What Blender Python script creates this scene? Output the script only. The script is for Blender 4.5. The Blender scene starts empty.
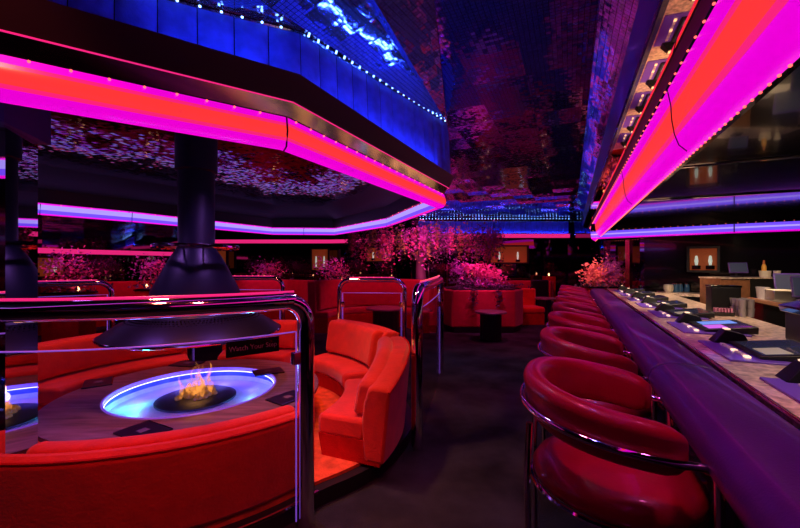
import bpy, bmesh, math, random
from mathutils import Vector, Matrix, Euler
random.seed(7)
SC = bpy.context.scene; COL = SC.collection; PI = math.pi
# ------------------------------------------------------------------ camera, world, exposure
F = 377.8; CH = 1.5
cam = bpy.data.cameras.new('camera'); cam.lens = 17.0; cam.sensor_width = 36.0; cam.clip_start = .02
co = bpy.data.objects.new('camera', cam); COL.objects.link(co)
co.location = (0, 0, CH); co.rotation_euler = (PI/2, 0, 0); SC.camera = co
SC.view_settings.view_transform = 'Standard'; SC.view_settings.look = 'None'
SC.view_settings.gamma = 1; SC.view_settings.use_curve_mapping = False; SC.view_settings.exposure = 0.0
w = bpy.data.worlds.new('world'); SC.world = w; w.use_nodes = True
w.node_tree.nodes['Background'].inputs[0].default_value = (.02, .012, .05, 1)
w.node_tree.nodes['Background'].inputs[1].default_value = .15
SC.cycles.use_denoising = True
SC.cycles.max_bounces = 8; SC.cycles.glossy_bounces = 5; SC.cycles.transparent_max_bounces = 16
SC.cycles.sample_clamp_indirect = 4.0

def spot(loc, tgt, e, colr, ang=60, blend=.6, size=.08):  # spots without fixtures, put in unseen to light the room
    l = bpy.data.lights.new('unseen_spot', 'SPOT'); l.energy = e; l.color = colr; l.spot_size = math.radians(ang)
    l.spot_blend = blend; l.shadow_soft_size = size
    o = bpy.data.objects.new('unseen_spot', l); COL.objects.link(o); o.location = loc
    o.rotation_euler = (Vector(tgt)-Vector(loc)).to_track_quat('-Z', 'Y').to_euler(); return o
def point(loc, e, colr, size=.05):
    l = bpy.data.lights.new('lamp', 'POINT'); l.energy = e; l.color = colr; l.shadow_soft_size = size
    o = bpy.data.objects.new('lamp', l); COL.objects.link(o); o.location = loc; return o
TC = (-1.76, 3.27)                      # centre of the fire table
def bar(X0, Y): return (X0+.45*Y, Y)
RED = (1, .10, .05); ROSE = (1, .08, .22); WARM = (1, .72, .45); VIO = (.45, .15, 1); BLU = (.05, .12, 1)
# unseen spots lighting the fire table booth from above
spot((-.75, 2.75, 2.56), (-.35, 3.2, .3), 110, (1, .30, .09), 75)
spot((-.9, 4.1, 2.56), (-.6, 4.6, .4), 85, (1, .16, .09), 70)
spot((-1.6, 2.3, 2.56), (-1.35, 1.95, .4), 80, (1, .22, .10), 80)
spot((-2.0, 4.6, 2.56), (-1.9, 4.95, .4), 60, (1, .16, .09), 75)
spot((-3.1, 3.9, 2.56), (-3.2, 4.1, .3), 85, (1, .16, .07), 70)
spot((-1.1, 2.9, 2.56), (-1.5, 3.0, .42), 48, (.45, .16, 1), 85)
spot((-2.5, 2.6, 2.56), (-2.0, 2.6, .42), 40, (.45, .16, 1), 85)
spot((-.25, .55, 2.95), (-1.0, 1.7, .25), 105, (1, .09, .07), 55)  # added to brighten the back of the near banquette
spot((-1.0, .75, 2.95), (-1.8, 1.72, .5), 80, (1, .10, .07), 60)  # second added spot, for the banquette's dark left end
# aisle and stools
spot((.2, 2.6, 2.95), (.35, 2.5, 0), 20, (.75, .6, .9), 75)
spot((1.3, 5.5, 2.95), (1.5, 5.7, 0), 26, (.75, .65, .9), 55)
for k in range(5):
    p = bar(-.15, 1.3+1.9*k); spot((p[0], p[1], 2.9), (p[0]+.12, p[1], .6), 44, ROSE, 70)
# unseen spots added over the bar top
for k in range(6):
    p = bar(.1, 1.0+1.6*k); spot((p[0], p[1], 2.95), (p[0]+.5, p[1]+.1, .95), 16, (.25, .15, 1), 60)  # violet spots added to colour the armrest
for k in range(6):
    p = bar(.95, 1.2+1.4*k); spot((p[0], p[1], 2.36), (p[0]-.02, p[1], .95), 14, (1, .12, .55), 60)  # pink spots added to strengthen the neon's light on the bar
for k in range(5):
    p = bar(1.75, 1.4+1.7*k); spot((p[0], p[1], 2.38), (p[0]-.05, p[1], .95), 75, WARM, 80)
for q in ((3.6, 4.9), (4.6, 6.6)):
    spot((q[0], q[1], 2.38), (q[0]+.1, q[1], 1), 70, WARM, 80)
spot((4.3, 4.3, 2.38), (5.0, 5.4, 1.1), 110, WARM, 80); spot((3.2, 3.2, 2.38), (4.0, 4.3, 1.0), 70, WARM, 80)  # added to brighten the service station and its items
spot((1.79, 7.3, 2.9), (1.79, 7.42, .57), 60, (.9, .15, .6), 16)  # added to tint the cocktail table top
# back of the room
for x, y, e in ((1.9, 7.2, 130), (-.3, 8.0, 130), (-3.0, 8.6, 110), (3.4, 10.4, 110), (-6.3, 8.6, 90), (1.6, 10.6, 70)):
    spot((x, y, 2.9 if x > -.2 else 2.5), (x, y+.9, .5), e*.75, (1, .05, .18), 95)

# ------------------------------------------------------------------ helpers
def srgb(r, g, b):
    f = lambda c: (c/255/12.92) if c <= 10 else ((c/255+.055)/1.055)**2.4
    return (f(r), f(g), f(b))
def mat(name, c=(.5, .5, .5), rough=.5, metal=0, em=None, es=0, coat=0, bump=0, bscale=30, var=0, vscale=5, sheen=0, stretch=None, nosample=False, spec=.5):
    m = bpy.data.materials.new(name); m.use_nodes = True; nt = m.node_tree; b = nt.nodes['Principled BSDF']
    b.inputs['Base Color'].default_value = (*c, 1); b.inputs['Roughness'].default_value = rough
    b.inputs['Metallic'].default_value = metal; b.inputs['Coat Weight'].default_value = coat
    b.inputs['Specular IOR Level'].default_value = spec
    if sheen: b.inputs['Sheen Weight'].default_value = sheen
    if em: b.inputs['Emission Color'].default_value = (*em, 1); b.inputs['Emission Strength'].default_value = es
    tc = nt.nodes.new('ShaderNodeTexCoord'); mp = nt.nodes.new('ShaderNodeMapping')
    nt.links.new(tc.outputs['Object'], mp.inputs[0])
    if stretch: mp.inputs['Scale'].default_value = stretch
    if var:
        n = nt.nodes.new('ShaderNodeTexNoise'); n.inputs['Scale'].default_value = vscale; n.inputs['Detail'].default_value = 6
        nt.links.new(mp.outputs[0], n.inputs[0])
        r = nt.nodes.new('ShaderNodeValToRGB'); nt.links.new(n.outputs[0], r.inputs[0])
        r.color_ramp.elements[0].position = .3; r.color_ramp.elements[1].position = .7
        r.color_ramp.elements[0].color = (*[x*(1-var) for x in c], 1); r.color_ramp.elements[1].color = (*[min(1, x*(1+var)) for x in c], 1)
        nt.links.new(r.outputs[0], b.inputs['Base Color'])
    if bump:
        n = nt.nodes.new('ShaderNodeTexNoise'); n.inputs['Scale'].default_value = bscale; n.inputs['Detail'].default_value = 4
        nt.links.new(mp.outputs[0], n.inputs[0])
        bp = nt.nodes.new('ShaderNodeBump'); bp.inputs['Strength'].default_value = bump; bp.inputs['Distance'].default_value = .02
        nt.links.new(n.outputs[0], bp.inputs['Height']); nt.links.new(bp.outputs[0], b.inputs['Normal'])
    if nosample: m.cycles.emission_sampling = 'NONE'
    return m
def mosaic(name, colr, rot, tile=.03, a1=.018, sheet=.5, a2=.03, a3=0, s3=3, rough=.07):
    """small square mirror tiles in sheets; each tile and each sheet sits at its own slight tilt"""
    m = bpy.data.materials.new(name); m.use_nodes = True; nt = m.node_tree; N = nt.nodes; L = nt.links
    b = N['Principled BSDF']; b.inputs['Metallic'].default_value = .85; b.inputs['Roughness'].default_value = rough
    tc = N.new('ShaderNodeTexCoord'); mp = N.new('ShaderNodeMapping'); mp.inputs['Rotation'].default_value = (0, 0, rot)
    L.new(tc.outputs['Object'], mp.inputs[0])
    geo = N.new('ShaderNodeNewGeometry'); acc = geo.outputs['Normal']
    def vm(op, a, bb=None, val=None):
        n = N.new('ShaderNodeVectorMath'); n.operation = op; L.new(a, n.inputs[0])
        if bb is not None: L.new(bb, n.inputs[1])
        if val is not None:
            if op == 'SCALE': n.inputs['Scale'].default_value = val
            else: n.inputs[1].default_value = val
        return n.outputs[0]
    for size, amp in ((tile, a1), (sheet, a2)):
        s = vm('SCALE', mp.outputs[0], val=1/size); fl = vm('FLOOR', vm('ADD', s, val=(.013, .017, .5)))
        wn = N.new('ShaderNodeTexWhiteNoise'); wn.noise_dimensions = '3D'; L.new(fl, wn.inputs[0])
        acc = vm('ADD', acc, vm('SCALE', vm('SUBTRACT', wn.outputs['Color'], val=(.5, .5, .5)), val=amp*2))
    if a3:
        n = N.new('ShaderNodeTexNoise'); n.inputs['Scale'].default_value = s3; L.new(mp.outputs[0], n.inputs[0])
        acc = vm('ADD', acc, vm('SCALE', vm('SUBTRACT', n.outputs['Color'], val=(.5, .5, .5)), val=a3*2))
    L.new(vm('NORMALIZE', acc), b.inputs['Normal'])
    s = vm('SCALE', mp.outputs[0], val=1/tile); fr = vm('FRACTION', vm('ADD', s, val=(.013, .017, .5)))
    sx = N.new('ShaderNodeSeparateXYZ'); L.new(fr, sx.inputs[0])
    g = []
    for i in (0, 1):
        n = N.new('ShaderNodeMath'); n.operation = 'GREATER_THAN'; n.inputs[1].default_value = .1; L.new(sx.outputs[i], n.inputs[0]); g.append(n.outputs[0])
    mu = N.new('ShaderNodeMath'); mu.operation = 'MULTIPLY'; L.new(g[0], mu.inputs[0]); L.new(g[1], mu.inputs[1])
    mx = N.new('ShaderNodeMix'); mx.data_type = 'RGBA'; L.new(mu.outputs[0], mx.inputs[0])
    mx.inputs[6].default_value = (.01, .01, .012, 1); mx.inputs[7].default_value = (*colr, 1)
    L.new(mx.outputs[2], b.inputs['Base Color']); return m
def glassmat(name, tint, refl=.12, rough=.02):
    m = bpy.data.materials.new(name); m.use_nodes = True; nt = m.node_tree; N = nt.nodes; L = nt.links
    N.remove(N['Principled BSDF']); t = N.new('ShaderNodeBsdfTransparent'); t.inputs[0].default_value = (*tint, 1)
    g = N.new('ShaderNodeBsdfGlossy'); g.inputs['Roughness'].default_value = rough
    fr = N.new('ShaderNodeLayerWeight'); fr.inputs[0].default_value = .5
    pw = N.new('ShaderNodeMath'); pw.operation = 'POWER'; pw.inputs[1].default_value = 4; L.new(fr.outputs['Facing'], pw.inputs[0])
    ma = N.new('ShaderNodeMath'); ma.operation = 'MULTIPLY_ADD'; ma.inputs[1].default_value = .6; ma.inputs[2].default_value = .03; L.new(pw.outputs[0], ma.inputs[0])
    mx = N.new('ShaderNodeMixShader'); L.new(ma.outputs[0], mx.inputs[0]); L.new(t.outputs[0], mx.inputs[1]); L.new(g.outputs[0], mx.inputs[2])
    L.new(mx.outputs[0], N['Material Output'].inputs[0]); return m
def flamemat():
    m = bpy.data.materials.new('flame'); m.use_nodes = True; nt = m.node_tree; N = nt.nodes; L = nt.links
    N.remove(N['Principled BSDF']); t = N.new('ShaderNodeBsdfTransparent'); e = N.new('ShaderNodeEmission')
    e.inputs[0].default_value = (1, .36, .06, 1); e.inputs[1].default_value = 1.5
    n = N.new('ShaderNodeTexNoise'); n.inputs['Scale'].default_value = 22; tc = N.new('ShaderNodeTexCoord'); L.new(tc.outputs['Object'], n.inputs[0])
    lw = N.new('ShaderNodeLayerWeight'); lw.inputs[0].default_value = .4
    r = N.new('ShaderNodeValToRGB'); L.new(n.outputs[0], r.inputs[0]); r.color_ramp.elements[0].position = .42; r.color_ramp.elements[1].position = .7
    r.color_ramp.elements[0].color = (.05, .05, .05, 1); r.color_ramp.elements[1].color = (.55, .55, .55, 1)
    mx = N.new('ShaderNodeMixShader'); L.new(r.outputs[0], mx.inputs[0]); L.new(t.outputs[0], mx.inputs[1]); L.new(e.outputs[0], mx.inputs[2])
    L.new(mx.outputs[0], N['Material Output'].inputs[0]); m.cycles.emission_sampling = 'NONE'; return m

M = dict(
 carpet=mat('black carpet', (.033, .042, .052), 1, bump=.6, bscale=120, var=.6, vscale=2.2, spec=.1),
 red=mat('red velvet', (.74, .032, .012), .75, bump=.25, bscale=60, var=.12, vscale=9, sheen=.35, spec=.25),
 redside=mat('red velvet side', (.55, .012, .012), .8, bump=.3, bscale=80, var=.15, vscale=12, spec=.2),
 orange=mat('terracotta carpet', (.75, .13, .04), .95, bump=.4, bscale=90, var=.25, vscale=14, spec=.1),
 stool=mat('crimson leather', (.48, .006, .03), .36, bump=.08, bscale=90, coat=.35, var=.12, vscale=7),
 purple=mat('plum leather', (.085, .014, .19), .42, bump=.1, bscale=110, coat=.2, var=.15, vscale=6),
 bluepad=mat('blue upholstery', (.10, .16, .85), .8, bump=.3, bscale=25, var=.25, vscale=9, spec=.2),
 black=mat('black lacquer', (.006, .006, .008), .12, coat=.6),
 blackmatte=mat('black satin', (.007, .007, .010), .45),
 charcoal=mat('charcoal panel', (.045, .038, .042), .6, bump=.15, bscale=20),
 bmirror=mat('smoked mirror', (.22, .2, .24), .03, metal=1),
 mirror=mat('mirror', (.72, .7, .74), .015, metal=1),
 chrome=mat('chrome', (.78, .76, .8), .06, metal=1),
 brass=mat('bronze mirror', (.85, .6, .4), .12, metal=1),
 indigo=mat('indigo lacquer', (.07, .03, .24), .3, coat=.3),
 violet=mat('violet machine deck', (.16, .07, .62), .35, coat=.3),
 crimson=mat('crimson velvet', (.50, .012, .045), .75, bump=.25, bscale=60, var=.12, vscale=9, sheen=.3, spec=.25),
 goldmirror=mat('gold tinted mirror', (.95, .72, .42), .02, metal=1),
 steel=mat('brushed steel', (.5, .45, .42), .35, metal=1, bump=.1, bscale=60, stretch=(1, 1, 20)),
 table=mat('violet brown laminate', (.21, .135, .16), .42, var=.5, vscale=3.2, stretch=(1, 7, 1), bump=.03, coat=.15),
 stone=mat('pink granite', (.66, .46, .38), .28, var=.6, vscale=28, coat=.4, bump=.03),
 duct=mat('navy black duct', (.006, .007, .018), .42),
 menu=mat('menu cover', (.012, .008, .03), .35),
 hood=mat('hood mesh steel', (.035, .028, .05), .35, metal=.8),
 basin=mat('white glass basin', (.75, .8, .9), .4, coat=0, var=.18, vscale=7),
 ember=mat('embers', (.22, .12, .05), .8, em=(1, .38, .05), es=.12, bump=.8, bscale=30, nosample=True),
 magenta=mat('magenta neon acrylic', (.3, 0, .3), .25, em=(1, 0, .80), es=.82),
 redneon=mat('red neon acrylic', (.3, 0, 0), .25, em=(1, .038, .038), es=1.0),
 violetneon=mat('violet neon acrylic', (.1, .05, .3), .25, em=(.17, .07, 1), es=1.1),
 hotpink=mat('hot pink neon acrylic', (.3, 0, .1), .25, em=(1, .018, .20), es=.92),
 bluewhite=mat('violet white neon acrylic', (.2, .1, .3), .25, em=(.40, .30, 1), es=1.15),
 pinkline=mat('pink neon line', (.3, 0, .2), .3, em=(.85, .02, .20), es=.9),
 bulb=mat('red bulb', (1, .2, .2), .2, em=(1, .13, .10), es=2, nosample=True),
 wbulb=mat('blue white bulb', (.5, .7, 1), .2, em=(.2, .42, 1), es=6, nosample=True),
 rope=mat('added blue pad light', (.1, .2, 1), .4, em=(.04, .10, 1), es=75),  # added emitter for the blue pads, hidden behind ledges
 poolrope=mat('pool rope light', (.1, .2, 1), .4, em=(.10, .10, 1), es=26),
 screen=mat('screen', (.05, .05, .08), .08, em=(.05, .08, .16), es=.2, coat=1, nosample=True),
 screenpink=mat('screen artwork pink', (.3, .1, .4), .1, em=(.6, .12, .8), es=.8, nosample=True),
 screenblue=mat('screen artwork blue', (.1, .2, .5), .1, em=(.15, .3, .9), es=.8, nosample=True),
 screenlight=mat('screen menu panel', (.3, .3, .25), .1, em=(.30, .24, .16), es=.7, nosample=True),
 lit=mat('lit button', (1, .8, .6), .3, em=(1, .62, .40), es=1.5, nosample=True),
 button=mat('pale button', (.65, .5, .6), .3, em=(.7, .5, .8), es=.08, nosample=True),
 amber=mat('amber lit panel', (.4, .12, .04), .6, em=(1, .14, .03), es=.09, nosample=True),
 sconce=mat('white sconce glass', (.9, .95, .9), .2, em=(.8, 1, .85), es=.4, nosample=True),
 candle=mat('candle flame', (1, .6, .3), .3, em=(1, .4, .15), es=8, nosample=True),
 white=mat('white plastic', (.75, .66, .55), .45),
 yellow=mat('yellow plastic', (.9, .45, .06), .4),
 jug=mat('grey plastic', (.32, .28, .32), .35),
 bluejar=mat('blue glass jars', (.05, .16, .35), .15, coat=.5),
 pinkpack=mat('pink packets', (.7, .25, .45), .5, var=.4, vscale=60),
 wood=mat('walnut trim', (.30, .12, .06), .3, coat=.4, var=.3, vscale=12),
 trunk=mat('tree bark', (.10, .05, .09), .7, bump=.6, bscale=20),
 leaf=mat('pink blossom', (.75, .10, .30), .7), leaf2=mat('violet blossom', (.50, .10, .55), .7), leaf3=mat('dark foliage', (.10, .07, .12), .7),
 leafo=mat('peach blossom', (.9, .30, .22), .7), leafy=mat('olive leaf', (.30, .26, .08), .7),
 text=mat('sign lettering', (.16, .12, .2), .5), soil=mat('soil', (.03, .02, .03), 1),
 redwall=mat('maroon wall', (.09, .008, .018), .6),
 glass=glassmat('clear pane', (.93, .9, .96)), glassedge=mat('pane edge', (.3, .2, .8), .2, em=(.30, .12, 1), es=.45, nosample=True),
 flame=flamemat(),
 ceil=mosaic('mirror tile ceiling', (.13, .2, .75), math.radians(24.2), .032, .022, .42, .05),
 facet=mosaic('mirror tile facet', (.5, .6, .9), math.radians(-62), .03, .02, .16, .07),
 covetile=mosaic('blue mirror tile', (.35, .6, 1), math.radians(24.2), .03, .012, .3, .02),
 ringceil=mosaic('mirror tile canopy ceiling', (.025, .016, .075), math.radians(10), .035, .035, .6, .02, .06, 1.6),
)
def thing(name, label, cat, loc=(0, 0, 0), rotz=0, group=None):
    o = bpy.data.objects.new(name, None); COL.objects.link(o); o.location = loc; o.rotation_euler = (0, 0, rotz)
    o.empty_display_size = .1
    return tag(o, label, cat, group)
def tag(o, label, cat, group=None, kind=None):
    o['label'] = label; o['category'] = cat
    if group: o['group'] = group
    if kind: o['kind'] = kind
    return o
def obj(name, bm, m, parent=None, smooth=35, local=False, bevel=0, sub=0):
    me = bpy.data.meshes.new(name); bmesh.ops.recalc_face_normals(bm, faces=bm.faces[:]); bm.to_mesh(me); bm.free()
    ms = m if isinstance(m, (list, tuple)) else [m]
    for q in ms: me.materials.append(M[q])
    o = bpy.data.objects.new(name, me); COL.objects.link(o)
    if parent:
        o.parent = parent
        if not local:
            ch = []; p = parent
            while p: ch.append(Matrix.LocRotScale(p.location, p.rotation_euler, None)); p = p.parent
            mw = Matrix.Identity(4)
            for x in reversed(ch): mw = mw @ x
            me.transform(mw.inverted())
    else:
        c = sum((v.co for v in me.vertices), Vector())/max(1, len(me.vertices)); c.z = min(v.co.z for v in me.vertices)
        me.transform(Matrix.Translation(-c)); o.location = c
    if smooth:
        me.polygons.foreach_set('use_smooth', [True]*len(me.polygons))
        me.set_sharp_from_angle(angle=math.radians(smooth))
    if bevel:
        b = o.modifiers.new('bevel', 'BEVEL'); b.width = bevel; b.segments = 3; b.limit_method = 'ANGLE'; b.angle_limit = math.radians(50)
    if sub: s = o.modifiers.new('sub', 'SUBSURF'); s.levels = s.render_levels = sub
    return o
def struct(name, bm, m, label=None, cat='structure', **k):
    o = obj(name, bm, m, **k); o['kind'] = 'structure'
    o['label'] = label or name.replace('_', ' '); o['category'] = cat; return o
def box(bm, c, s, rz=0, rx=0, ry=0, mi=0):
    mt = Matrix.LocRotScale(Vector(c), Euler((rx, ry, rz)), Vector(s))
    r = bmesh.ops.create_cube(bm, size=1, matrix=mt)
    if mi:
        for v in r['verts']:
            for f in v.link_faces: f.material_index = mi
    return r['verts']
def B(*a, **k): bm = bmesh.new(); box(bm, *a, **k); return bm
def prism(bm, pts, z0, z1):
    a = [bm.verts.new((x, y, z0)) for x, y in pts]; b = [bm.verts.new((x, y, z1)) for x, y in pts]
    n = len(pts); bm.faces.new(a[::-1]); bm.faces.new(b)
    for i in range(n): bm.faces.new((a[i], a[(i+1) % n], b[(i+1) % n], b[i]))
def P(pts, z0, z1): bm = bmesh.new(); prism(bm, pts, z0, z1); return bm
def tube(bm, pts, r, seg=12, closed=False, radii=None):
    pts = [Vector(p) for p in pts]; n = len(pts); rings = []; up = None
    for i, p in enumerate(pts):
        if closed: t = pts[(i+1) % n]-pts[i-1]
        else: t = pts[min(i+1, n-1)]-pts[max(i-1, 0)]
        t.normalize()
        if up is None: up = t.orthogonal().normalized()
        else: up = (up-t*up.dot(t)).normalized()
        s = t.cross(up); rr = radii[i] if radii else r
        rings.append([bm.verts.new(p+(up*math.cos(a)+s*math.sin(a))*rr) for a in [2*PI*k/seg for k in range(seg)]])
    m = n if closed else n-1
    for i in range(m):
        A, Bq = rings[i], rings[(i+1) % n]
        off = 0
        if closed and i == n-1:
            off = min(range(seg), key=lambda q: (A[0].co-Bq[q].co).length)
        for k in range(seg): bm.faces.new((A[k], A[(k+1) % seg], Bq[(k+1+off) % seg], Bq[(k+off) % seg]))
    if not closed: bm.faces.new(rings[0][::-1]); bm.faces.new(rings[-1])
    return bm
def T(*a, **k): return tube(bmesh.new(), *a, **k)
def lathe(bm, prof, c=(0, 0, 0), seg=48, a0=0, a1=2*PI):
    full = abs(a1-a0-2*PI) < 1e-6; n = seg if full else seg+1; rings = []
    for r, z in prof:
        if r < 1e-5: rings.append([bm.verts.new((c[0], c[1], c[2]+z))]*n); continue
        rings.append([bm.verts.new((c[0]+r*math.cos(a0+(a1-a0)*k/seg), c[1]+r*math.sin(a0+(a1-a0)*k/seg), c[2]+z)) for k in range(n)])
    for i in range(len(prof)-1):
        for k in range(seg):
            q = [rings[i][k], rings[i][(k+1) % n], rings[i+1][(k+1) % n], rings[i+1][k]]
            u = [];
            for v in q:
                if v not in u: u.append(v)
            if len(u) > 2: bm.faces.new(u)
    return bm
def LA(*a, **k): return lathe(bmesh.new(), *a, **k)
def sweep(bm, path, prof, closed=False, cp=True, zs=None):
    """profile (offset to the right of travel, z) carried along a plan path with mitred corners"""
    n = len(path); pv = [Vector(p[:2]) for p in path]; rings = []
    for i in range(n):
        a = pv[i-1] if (closed or i > 0) else None; b = pv[(i+1) % n] if (closed or i < n-1) else None
        d1 = (pv[i]-a).normalized() if a is not None else None; d2 = (b-pv[i]).normalized() if b is not None else None
        if d1 is None: d1 = d2
        if d2 is None: d2 = d1
        n1 = Vector((d1.y, -d1.x)); n2 = Vector((d2.y, -d2.x)); mm = (n1+n2).normalized(); mm = mm/max(.3, mm.dot(n1))
        rings.append([bm.verts.new((pv[i].x+mm.x*o, pv[i].y+mm.y*o, z*(zs[i] if zs else 1))) for o, z in prof])
    m = len(prof); e = n if closed else n-1
    for i in range(e):
        A, Q = rings[i], rings[(i+1) % n]
        for k in range(m if cp else m-1): bm.faces.new((A[k], A[(k+1) % m], Q[(k+1) % m], Q[k]))
    if cp and not closed: bm.faces.new(rings[0][::-1]); bm.faces.new(rings[-1])
    return bm
def S(*a, **k): return sweep(bmesh.new(), *a, **k)
def rrect(x0, x1, z0, z1, r, n=4):
    out = []
    for cx, cz, a in ((x1-r, z1-r, 0), (x0+r, z1-r, PI/2), (x0+r, z0+r, PI), (x1-r, z0+r, 1.5*PI)):
        for k in range(n+1): out.append((cx+r*math.cos(a+PI/2*k/n), cz+r*math.sin(a+PI/2*k/n)))
    return out
def arc(c, r, a0, a1, n=24):
    return [(c[0]+r*math.cos(math.radians(a0+(a1-a0)*k/n)), c[1]+r*math.sin(math.radians(a0+(a1-a0)*k/n))) for k in range(n+1)]
def dup(root, loc, rotz=None, label=None, group=None):
    r = root.copy(); COL.objects.link(r); r.location = loc
    if rotz is not None: r.rotation_euler = (0, 0, rotz)
    if label: r['label'] = label
    if group: r['group'] = group
    for ch in list(root.children):
        c = ch.copy(); COL.objects.link(c); c.parent = r
        for g in list(ch.children):
            d = g.copy(); COL.objects.link(d); d.parent = c
    return r
ball_cache = {}
def bulbs(pts, r, m, parent, name='bulb'):
    for p in pts:
        key = (r, m)
        if key not in ball_cache:
            bm = bmesh.new(); bmesh.ops.create_icosphere(bm, subdivisions=1, radius=r)
            me = bpy.data.meshes.new(name); bm.to_mesh(me); bm.free(); me.materials.append(M[m])
            me.polygons.foreach_set('use_smooth', [True]*len(me.polygons)); ball_cache[key] = me
        o = bpy.data.objects.new(name, ball_cache[key]); COL.objects.link(o); o.parent = parent
        o.location = Vector(p)-parent.location
def along(p, q, step, z, start=None):
    p, q = Vector(p), Vector(q); L = (q-p).length; n = max(1, int(L/step)); d = (q-p)/L
    return [(p.x+d.x*step*(k+.5), p.y+d.y*step*(k+.5), z) for k in range(n)]
def offp(path, o):
    bm = bmesh.new(); sweep(bm, path, [(o, 0)], cp=False) if False else None; bm.free()
    n = len(path); pv = [Vector(p) for p in path]; out = []
    for i in range(n):
        d1 = (pv[i]-pv[i-1]).normalized() if i else None; d2 = (pv[i+1]-pv[i]).normalized() if i < n-1 else None
        d1 = d1 or d2; d2 = d2 or d1
        n1 = Vector((d1.y, -d1.x)); n2 = Vector((d2.y, -d2.x)); mm = (n1+n2).normalized(); mm = mm/mm.dot(n1)
        out.append((pv[i].x+mm.x*o, pv[i].y+mm.y*o))
    return out

# ------------------------------------------------------------------ room shell
struct('floor', P([(-10, -1.5), (9, -1.5), (9, 15), (-10, 15)], -.1, 0), 'carpet', 'black carpet floor of the lounge', 'floor')
BD = (.45/1.0966, 1/1.0966)             # direction of the bar
cl = [bar(.355, -1.6), bar(.355, 10.2), (9, 10.2), (9, 15), (-10, 15), (-10, -1.6)]
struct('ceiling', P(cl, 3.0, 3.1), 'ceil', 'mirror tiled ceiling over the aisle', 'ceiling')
walls = [(-9, -1.4), (-9, 9.5), (-7.2, 13.4), (-2.4, 13.4), (0.4, 12.6), (5.6, 12.6), (5.5, 8.45), (5.13, 8.08), (6.26, 7.08), (8.8, 5.2), (8.8, -1.4)]
names = ['wall_left', 'wall_left_rear', 'wall_rear_left', 'wall_rear_corner', 'wall_rear', 'wall_rear_right', 'wall_bar_end', 'wall_bar', 'wall_bar_right', 'wall_right', 'wall_front']
for i, nm in enumerate(names):
    a, b = walls[i], walls[(i+1) % len(walls)]
    m = 'bmirror' if i < 6 else ('black' if i > 6 else 'bmirror')
    struct(nm, S([a, b], [(0, 0), (0, 3.0), (-.08, 3.0), (-.08, 0)]), m, {'wall_bar': 'glossy black wall behind the bar'}.get(nm, 'dark mirrored '+nm.replace('_', ' ')), 'wall', smooth=0)
# bar area ceiling: glossy black
struct('ceiling_bar', P([bar(.80, -1.5), bar(.80, 9.0), (4.62, 8.8), (6.26, 7.08), (8.8, 5.2), (8.8, -1.5)], 2.42, 2.5), 'black', 'glossy black ceiling over the bar', 'ceiling')
for k, (p, q) in enumerate([((3.4, 5.5), (8.6, 3.0)), ((2.6, 3.6), (8.6, .6))]):
    struct('trim_%d' % (k+1), T([(p[0], p[1], 2.415), (q[0], q[1], 2.415)], .012, 6), 'chrome', 'thin chrome ceiling trim over the bar', 'trim')
# sloping mirrored cove beside the bar canopy
lp = lambda a, b: [bar(0, a), bar(0, b)]
struct('trim_3', S(lp(-1.4, 9.6), [(.17*.912, 2.995), (.35*.912, 2.828), (.35*.912, 2.995)]), 'covetile', 'sloping mirror tiled strip beside the bar canopy', 'trim', smooth=0)
# faceted mirror ceiling over the ring canopy's corner
TA, TB = (-.635, 2.40), (.49, 3.94); TL = (-2.9, 1.34); TCc = (.15, 6.0)
bm = bmesh.new(); v = lambda *p: bm.verts.new(p)
b0 = v(TB[0], TB[1], 2.97); fan = [v(TA[0], TA[1], 2.985), v(-.75, 1.9, 2.86), v(-.35, 1.7, 2.98), v(-.2, 1.75, 2.86), v(.05, 1.7, 2.97), v(.13, 1.75, 2.99)]
for i in range(5): bm.faces.new((b0, fan[i], fan[i+1]))
l0 = v(TL[0], TL[1], 2.985); l1 = v(-2.7, .4, 2.9); bm.faces.new((l0, fan[0], fan[1], l1))
struct('ceiling_facets', bm, 'facet', 'folded mirror tiled ceiling facets above the blue padding', 'ceiling', smooth=0)

# ------------------------------------------------------------------ ring canopy over the fire booth
R0 = [(-2.72, .43), (-.575, 1.905), (.45, 3.98), (-.17, 5.97), (-1.30, 7.68), (-2.56, 7.56), (-3.77, 5.27), (-4.33, 4.49), (-4.7, 2.3)]
rc = thing('neon_canopy', 'large octagonal ring canopy with blue padding and pink neon over the fire booth', 'canopy', (-1.8, 4.2, 2.1))
obj('neon_panel', S(R0, [(.012, 2.235), (.024, 2.203)], closed=True, cp=False), 'magenta', rc)
obj('neon_panel', S(R0, [(.024, 2.203), (.028, 2.187)], closed=True, cp=False), 'hotpink', rc)
obj('neon_panel', S(R0, [(.028, 2.128), (.022, 2.114)], closed=True, cp=False), 'hotpink', rc)
obj('neon_panel', S(R0, [(.028, 2.187), (.035, 2.158), (.028, 2.128)], closed=True, cp=False), 'redneon', rc)
obj('neon_panel', S(R0, [(.022, 2.114), (.005, 2.095), (-.02, 2.086), (-.05, 2.085)], closed=True, cp=False), 'magenta', rc)
obj('neon_panel', S(R0, [(-.05, 2.10), (-.055, 2.145)], closed=True, cp=False), 'violetneon', rc)
q = obj('neon_panel', S(R0, [(-.055, 2.145), (-.058, 2.205)], closed=True, cp=False), 'bluewhite', rc); q['label'] = 'violet white inner neon panel'
obj('chrome_strip', S(R0, [(.015, 2.24), (.05, 2.305), (.04, 2.31), (.0, 2.25)], closed=True), 'brass', rc)
obj('fascia', S(R0, [(.06, 2.30), (.115, 2.418), (.08, 2.43), (.04, 2.32)], closed=True), 'blackmatte', rc)
q = obj('reflection_line', T([(*p, 2.297) for p in offp(R0[:4], .062)], .0035, 6), 'pinkline', rc); q['label'] = 'thin pink reflection line, put in as a glowing tube'  # glowing tube standing in for a reflection along the chrome strip
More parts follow.
